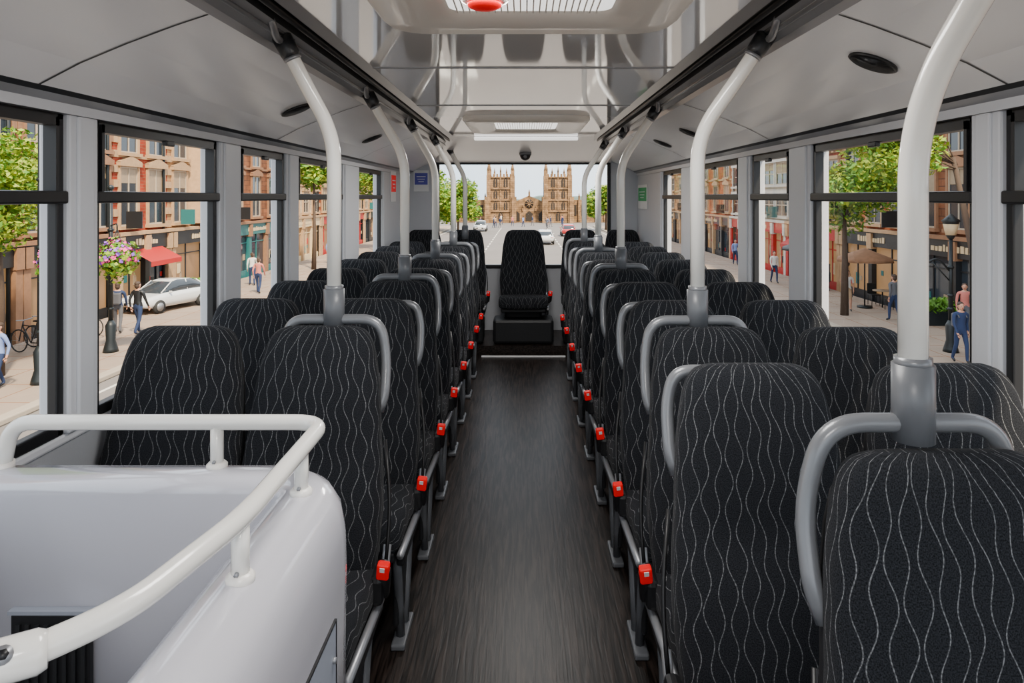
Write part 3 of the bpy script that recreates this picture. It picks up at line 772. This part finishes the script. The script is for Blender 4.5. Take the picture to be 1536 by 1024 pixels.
def basket(x, y, z, r, seed, post):
    rnd = random.Random(seed); b = MB()
    b.tube([(0, 0, -r * .75), (0, 0, -r * .5), (0, 0, -.05)], [.05, r * .4, r * .62], 'iron', 12)
    for k in range(3):
        a = k * 2.1; b.cyl((r * .5 * math.cos(a), r * .5 * math.sin(a), 0), (0, 0, r * 1.5), .012, 'iron', 5)
    sets = {'leaf': ([], []), 'pink': ([], []), 'purple': ([], []), 'leaf2': ([], [])}
    for k in range(1300):
        d = Vector((rnd.gauss(0, 1), rnd.gauss(0, 1), rnd.gauss(0, 1))).normalized()
        lump = 1 + .22 * math.sin(d.x * 5 + seed) * math.cos(d.z * 6)
        p = d * r * rnd.uniform(.65, 1.1) * lump; p.z *= .85
        if p.z < 0: p.z *= rnd.uniform(1, 1.5)
        V, F = sets[rnd.choice(['leaf', 'leaf', 'leaf', 'leaf2', 'pink', 'purple', 'pink'] if p.z > -.3 * r else ['leaf', 'leaf2'])]; s = r * rnd.uniform(.07, .14); u = Quaternion(Vector((rnd.random(), rnd.random(), rnd.random())).normalized(), rnd.uniform(0, 6)) @ d.orthogonal().normalized(); w = d.cross(u).normalized()
        o = len(V); V += [p - u * s, p + w * s, p + u * s, p - w * s]; F.append((o, o + 1, o + 2, o + 3))
    for k2, (V, F) in sets.items(): b.add(V, F, k2)
    b.tube(fillet([(0, 0, r * 1.45), (0, 0, r * 1.45 + .18), (post[0] - x, post[1] - y, r * 1.45 + .1)], .1), .02, 'iron', 6)
    b.obj("hanging_flower_basket", (x, y, z))
basket(-11.62, 17.1, -.05, .45, 1, (-12.1, 17.1)); basket(-11.9, 20.0, -.15, .54, 2, (-12.45, 20.6))
def planter(x, y):
    b = MB(); b.box((0, 0, .25), (1.6, .6, .5), 'iron', .03); rnd = random.Random(3); vs = []; fs = []
    for k in range(500):
        p = Vector((rnd.uniform(-.8, .8), rnd.uniform(-.35, .35), .5 + rnd.uniform(0, .45))); o = len(vs); u = Vector((rnd.gauss(0, 1), rnd.gauss(0, 1), 1)).normalized() * .1; w = u.orthogonal().normalized() * .05
        vs += [p - u, p + w, p + u, p - w]; fs.append((o, o + 1, o + 2, o + 3))
    b.add(vs, fs, 'leaf'); b.obj("street_planter", (x, y, G + .126))
planter(-14.8, 31.0); planter(14.9, 25.0)
def parasol(x, y, key):
    b = MB(); b.cyl((0, 0, 0), (0, 0, .08), .3, 'iron', 16); b.cyl((0, 0, .08), (0, 0, 2.5), .03, 'iron', 8)
    b.tube([(0, 0, 1.95), (0, 0, 2.1), (0, 0, 2.5)], [1.15, 1.1, .05], key, 8)
    b.cyl((.75, 0, .70), (.75, 0, .74), .38, 'blind', 18); b.cyl((.75, 0, 0), (.75, 0, .7), .03, 'iron', 8)
    for q in (-1, 1):
        b.box((.75, q * .7, .45), (.4, .4, .04), 'iron', .01); b.box((.75, q * .9, .7), (.4, .04, .45), 'iron', .01)
        for sx in (-1, 1):
            for sy in (-1, 1): b.cyl((.75 + sx * .17, q * .7 + sy * .17, 0), (.75 + sx * .17, q * .7 + sy * .17, .45), .015, 'iron', 5)
    b.obj("cafe_parasol", (x, y, G + .126))
parasol(14.4, 28.8, 'trimbr'); parasol(14.3, 34.8, 'shopdark')
def bicycle(x, y, rz):
    b = MB()
    for yy in (-.52, .52):
        b.tube([(0, yy + .33 * math.cos(a), .36 + .33 * math.sin(a)) for a in [2 * pi * k / 20 for k in range(21)]], .022, 'tyre', 6)
        for k in range(8):
            a = k * pi / 4; b.cyl((0, yy, .36), (0, yy + .32 * math.cos(a), .36 + .32 * math.sin(a)), .004, 'metal', 4)
    for p, q in (((0, -.52, .35), (0, -.2, .85)), ((0, -.2, .85), (0, .05, .33)), ((0, .05, .33), (0, .38, .82)), ((0, -.2, .80), (0, .36, .84)), ((0, .35, .95), (0, .52, .35)), ((0, -.52, .35), (0, .05, .33)), ((0, -.2, .85), (0, -.22, .97))): b.cyl(p, q, .018, 'shopdark', 7)
    b.box((0, -.22, .99), (.14, .26, .05), 'black', .02); b.tube([(-.26, .30, 1.02), (0, .35, .98), (.26, .30, 1.02)], .015, 'metal', 6)
    b.obj("bicycle", (x, y, G + .128), rz)
for k in range(4): bicycle(-14.6 - .05 * k, 20.3 + .75 * k, 1.3 + .1 * k)

def car(x, y, rz, paint, z=0, sc=1):
    b = MB()
    st = [(-2.1, .45, .74, .78), (-2.0, .34, .88, .84), (-1.5, .28, .93, .88), (-.9, .27, .95, .90), (0, .27, .94, .90), (1.0, .27, .92, .90), (1.6, .28, .84, .87), (2.0, .34, .74, .80), (2.12, .45, .62, .70)]
    rings = []
    for (yy, zl, zh, w) in st:
        zm = (zl + zh) / 2
        rings.append([Vector(p) for p in ((-w * .9, yy, zl), (-w, yy, zm - .1), (-w, yy, zm + .12), (-w * .93, yy, zh - .03), (-w * .8, yy, zh), (w * .8, yy, zh), (w * .93, yy, zh - .03), (w, yy, zm + .12), (w, yy, zm - .1), (w * .9, yy, zl))])
    b.loft(rings, paint)
    cab = [(-1.75, .90, .70, .92), (-1.35, .90, .76, 1.28), (-.8, .90, .78, 1.42), (0, .90, .78, 1.45), (.4, .90, .77, 1.38), (1.15, .88, .74, .93)]
    rings = [[Vector(p) for p in ((-w, yy, zl), (-w * .97, yy, (zl + zh) / 2), (-w * .8, yy, zh), (w * .8, yy, zh), (w * .97, yy, (zl + zh) / 2), (w, yy, zl))] for (yy, zl, w, zh) in cab]
    b.loft(rings, 'wglass')
    rings = [[Vector(p) for p in ((-w * .82, yy, zh - .03), (-w * .7, yy, zh + .015), (w * .7, yy, zh + .015), (w * .82, yy, zh - .03))] for (yy, zl, w, zh) in cab[1:5]]
    b.loft(rings, paint)
    for sx in (-1, 1): b.tube([(sx * .77, -.45, .9), (sx * .63, -.45, 1.43)], .035, paint, 6)
    for sx in (-1, 1):
        b.tube([(sx * .72, 1.12, .93), (sx * .61, .4, 1.39)], .03, paint, 6); b.tube([(sx * .70, -1.72, .93), (sx * .60, -1.2, 1.33)], .04, paint, 6)
        for yy in (-1.3, 1.35):
            b.cyl((sx * .72, yy, .32), (sx * .91, yy, .32), .32, 'tyre', 20); b.cyl((sx * .90, yy, .32), (sx * .925, yy, .32), .2, 'metal', 12)
        b.box((sx * .6, 2.03, .62), (.3, .12, .12), 'white', .03); b.box((sx * .62, -2.05, .7), (.26, .1, .12), 'red', .03); b.box((sx * .92, .75, .95), (.16, .1, .1), paint, .03)
    b.box((0, 2.1, .48), (.9, .06, .14), 'black', .02); b.box((0, 2.14, .46), (.5, .02, .1), 'white')
    b.obj("car", (x, y, G + z), rz, sc)
car(-14.9, 28.6, pi - .30, 'carw', .13, .85); car(8.0, 17.0, 0, 'carr', .01); car(-6, 96, pi, 'carw', .01); car(5.5, 84, 0, 'carr', .01); car(2.2, 70, 0, 'carw', .01); car(-9.4, 58, pi, 'carr', .01); car(9.4, 50, 0, 'carw', .01)

# ---------------------------------------------------------------- people
def person(x, y, rz, top, legs, stride=.22, h=1.72, bag=None, hair='hair', short=False, arm=.2):
    k = h / 1.72
    J = {'pel': (0, 0, .95, .135, .10), 'wai': (0, 0, 1.08, .125, .095), 'che': (0, .01, 1.28, .155, .11), 'nk0': (0, 0, 1.42, .085, .075), 'nk': (0, .005, 1.49, .05, .052), 'hd': (0, .01, 1.54, .05, .05),
         'hl': (-.095, 0, .90, .09, .09), 'kl': (-.10, stride * .55, .50, .06, .062), 'al': (-.10, stride * .6, .09, .042, .045), 'tl': (-.11, stride * .6 + .15, .035, .04, .028),
         'hr': (.095, 0, .90, .09, .09), 'kr': (.10, -stride * .2, .50, .06, .062), 'ar': (.10, -stride, .11, .042, .045), 'tr': (.11, -stride + .14, .035, .04, .028),
         'sl': (-.19, 0, 1.39, .06, .06), 'el': (-.235, -arm * .5, 1.12, .043, .043), 'wl': (-.235, -arm * .3 + .02, .88, .030, .032), 'pl': (-.23, -arm * .3 + .05, .80, .025, .036),
         'sr': (.19, 0, 1.39, .06, .06), 'er': (.235, arm * .35, 1.13, .043, .043), 'wr': (.225, arm * .9 + .03, .90, .030, .032), 'pr': (.22, arm * .9 + .08, .83, .025, .036)}
    E = [('pel', 'wai'), ('wai', 'che'), ('che', 'nk0'), ('nk0', 'nk'), ('nk', 'hd'), ('pel', 'hl'), ('hl', 'kl'), ('kl', 'al'), ('al', 'tl'), ('pel', 'hr'), ('hr', 'kr'), ('kr', 'ar'), ('ar', 'tr'),
         ('nk0', 'sl'), ('sl', 'el'), ('el', 'wl'), ('wl', 'pl'), ('nk0', 'sr'), ('sr', 'er'), ('er', 'wr'), ('wr', 'pr')]
    bm = bmesh.new(); lay = bm.verts.layers.skin.verify(); V = {}
    for n_, (a, c, z, r1, r2) in J.items():
        v = bm.verts.new((a, c, z)); v[lay].radius = (r1, r2); v[lay].use_root = (n_ == 'pel'); V[n_] = v
    for a, c in E: bm.edges.new((V[a], V[c]))
    me = bpy.data.meshes.new("tmp"); bm.to_mesh(me); bm.free()
    o = bpy.data.objects.new("tmp", me); COL.objects.link(o)
    o.modifiers.new("s", 'SKIN'); sb = o.modifiers.new("u", 'SUBSURF'); sb.levels = 1; sb.render_levels = 1
    dg = bpy.context.evaluated_depsgraph_get(); dg.update(); ev = o.evaluated_get(dg); em = ev.to_mesh()
    b = MB(); vs = [v.co.copy() for v in em.vertices]
    groups = {}
    for p in em.polygons:
        c = p.center
        if c.z > 1.46: key = 'skin'
        elif c.z < .10: key = 'shopdark'
        elif abs(c.x) > .185 and c.z < (1.2 if short else .90): key = 'skin'
        elif c.z < .96 and abs(c.x) < .21: key = legs if not (short and c.z < .5) else 'skin'
        else: key = top
        groups.setdefault(key, []).append(tuple(p.vertices))
    o0 = len(b.v); b.v += [tuple(v) for v in vs]
    for key, fs in groups.items():
        kk = b.mi(key)
        for f_ in fs: b.f.append([o0 + q for q in f_]); b.m.append(kk); b.s.append(True); b.uv.append(None)
    ev.to_mesh_clear(); bpy.data.objects.remove(o)
    rings = []
    for (z, rx, ry, dy) in ((1.50, .03, .035, .02), (1.525, .052, .06, .02), (1.56, .066, .08, .015), (1.60, .074, .092, .01), (1.65, .077, .097, 0), (1.69, .068, .085, -.005), (1.715, .045, .055, -.005), (1.725, .01, .012, -.005)):
        rings.append([Vector((rx * math.cos(a), dy + ry * math.sin(a), z)) for a in [2 * pi * q / 16 for q in range(16)]])
    b.loft(rings, 'skin')
    b.ball((0, -.015, 1.665), (.085, .098, .078), hair, 14, 10); b.ball((0, -.045, 1.60), (.078, .066, .10 if not short else .14), hair, 12, 8)
    for sx in (-1, 1):
        b.ball((sx * .03, .092, 1.625), (.011, .008, .006), 'hair', 8, 6); b.ball((sx * .078, .0, 1.61), (.012, .02, .032), 'skin', 8, 6)
    b.tube([(0, .095, 1.63), (0, .118, 1.595), (0, .10, 1.588)], [.008, .014, .010], 'skin', 8); b.ball((0, .092, 1.563), (.024, .008, .006), 'shopred', 8, 5)
    for side, P in ((-1, J['pl']), (1, J['pr'])):
        c = Vector(P[:3])
        for q in range(4):
            o_ = Vector((0, -.025 + q * .017, -.02)); L = (.055, .068, .072, .06)[q]
            b.tube([c + o_, c + o_ + Vector((-side * .006, .004, -L * .55)), c + o_ + Vector((-side * .02, .008, -L))], [.010, .009, .007], 'skin', 6)
        b.tube([c + Vector((0, .03, .02)), c + Vector((-side * .012, .055, -.01)), c + Vector((-side * .016, .06, -.035))], [.011, .010, .008], 'skin', 6)
    if bag:
        b.box((0, -.17, 1.2), (.28, .16, .40), bag, .05)
        for sx in (-1, 1): b.tube([(sx * .11, -.12, 1.36), (sx * .11, 0, 1.45), (sx * .11, .12, 1.3)], .018, bag, 6)
    b.v = [(p[0] * k, p[1] * k, p[2] * k) for p in b.v]
    b.obj("pedestrian", (x, y, G + .13 if abs(x) > 10.9 else G + .005), rz)
M['c_navy'] = mat("cloth_navy", (.02, .035, .09), .9); M['c_blue'] = mat("cloth_blue", (.18, .25, .48), .9); M['c_white'] = mat("cloth_white", (.62, .59, .54), .9)
M['c_grey'] = mat("cloth_grey", (.10, .10, .11), .9); M['c_rose'] = mat("cloth_rose", (.5, .16, .13), .9); M['c_tan'] = mat("cloth_tan", (.38, .25, .15), .9)
person(-12.75, 16.6, pi * .9, 'c_blue', 'c_navy', .2, 1.6, None)
person(-13.9, 23.4, .3, 'c_navy', 'c_grey', .2, 1.72, 'c_grey'); person(-13.1, 23.2, -.2, 'shopdark', 'c_navy', .25, 1.78)
person(12.3, 19.2, pi, 'c_navy', 'c_navy', .22, 1.7, 'c_grey'); person(13.3, 28.0, pi * .9, 'c_white', 'c_tan', .2, 1.65, None, 'hair', True)
person(13.9, 25.6, .2, 'c_grey', 'c_navy', .2, 1.75)
person(13.4, 33, 2.8, 'c_rose', 'c_navy'); person(13.6, 40, 0.3, 'c_navy', 'c_grey'); person(-14.3, 36, .4, 'c_white', 'c_navy'); person(-14.8, 41, 2.9, 'c_rose', 'c_grey')
person(-13.6, 48, 0, 'c_blue', 'c_grey'); person(14.6, 47, 3, 'c_blue', 'c_navy'); person(-15.0, 34.5, .2, 'c_grey', 'c_navy'); person(14.8, 31.2, 1.2, 'c_tan', 'c_grey')
person(13.2, 56, 1.2, 'c_white', 'c_grey'); person(13.6, 37, 3.2, 'c_white', 'c_navy'); person(15.0, 23.2, 2.6, 'c_rose', 'c_grey'); person(13.4, 31.6, 0, 'c_white', 'c_grey')
person(-12.8, 33, 0, 'c_rose', 'c_navy'); person(-13.2, 39, 3, 'c_navy', 'c_grey')
rp_ = random.Random(9)
for k in range(14):
    person(rp_.uniform(-6.5, 7.5), rp_.uniform(100, 123), rp_.uniform(0, 6), rp_.choice(['c_navy', 'c_white', 'c_rose', 'c_grey', 'c_tan', 'c_blue']), rp_.choice(['c_navy', 'c_grey']))

# ------------------------------------------------------------------ lights
w = bpy.data.worlds.new("World"); scene.world = w; w.use_nodes = True
nt = w.node_tree; N, L = nt.nodes, nt.links
bg = N["Background"]; tc = N.new("ShaderNodeTexCoord"); sp = N.new("ShaderNodeSeparateXYZ"); L.new(tc.outputs["Generated"], sp.inputs[0])
cr = N.new("ShaderNodeValToRGB"); L.new(sp.outputs[2], cr.inputs[0])
cr.color_ramp.elements[0].position = 0.0; cr.color_ramp.elements[0].color = (.56, .67, .76, 1)
cr.color_ramp.elements[1].position = .30; cr.color_ramp.elements[1].color = (.80, .88, 1.0, 1)
nz = N.new("ShaderNodeTexNoise"); nz.inputs["Scale"].default_value = 3; nz.inputs["Detail"].default_value = 6; L.new(tc.outputs["Generated"], nz.inputs["Vector"])
mx = N.new("ShaderNodeMix"); mx.data_type = 'RGBA'
c2 = N.new("ShaderNodeMapRange"); c2.inputs["From Min"].default_value = .4; c2.inputs["From Max"].default_value = .65; c2.inputs["To Max"].default_value = .5; L.new(nz.outputs["Fac"], c2.inputs["Value"])
L.new(c2.outputs[0], mx.inputs["Factor"]); L.new(cr.outputs[0], mx.inputs[6]); mx.inputs[7].default_value = (.97, .97, .97, 1)
L.new(mx.outputs[2], bg.inputs[0]); bg.inputs[1].default_value = 3.2
sl = bpy.data.lights.new("sun", 'SUN'); sl.energy = 11; sl.angle = math.radians(4); sl.color = (1, .84, .62)
so = bpy.data.objects.new("sun", sl); COL.objects.link(so); so.rotation_euler = (math.radians(34), math.radians(22), 0)
for yy, e in ((1.6, 24), (5.1, 34), (-.3, 24)):
    al = bpy.data.lights.new("cabin_fill", 'AREA'); al.shape = 'RECTANGLE'; al.size = .5; al.size_y = .6; al.energy = e; al.color = (1, .97, .93)  # fill light added below the hatches to brighten the cabin
    ao = bpy.data.objects.new("cabin_fill", al); COL.objects.link(ao); ao.location = (.02, yy, 2.105)

# ------------------------------------------------------------------ camera
cd = bpy.data.cameras.new("camera"); cam = bpy.data.objects.new("camera", cd); COL.objects.link(cam)
cam.location = (0, 0, 1.6); cam.rotation_euler = (pi / 2, 0, 0)
cd.sensor_width = 36; cd.lens = 24.0; cd.clip_start = .02; cd.clip_end = 1000
cd.shift_x = -17 / 1536; cd.shift_y = -217 / 1536
scene.camera = cam
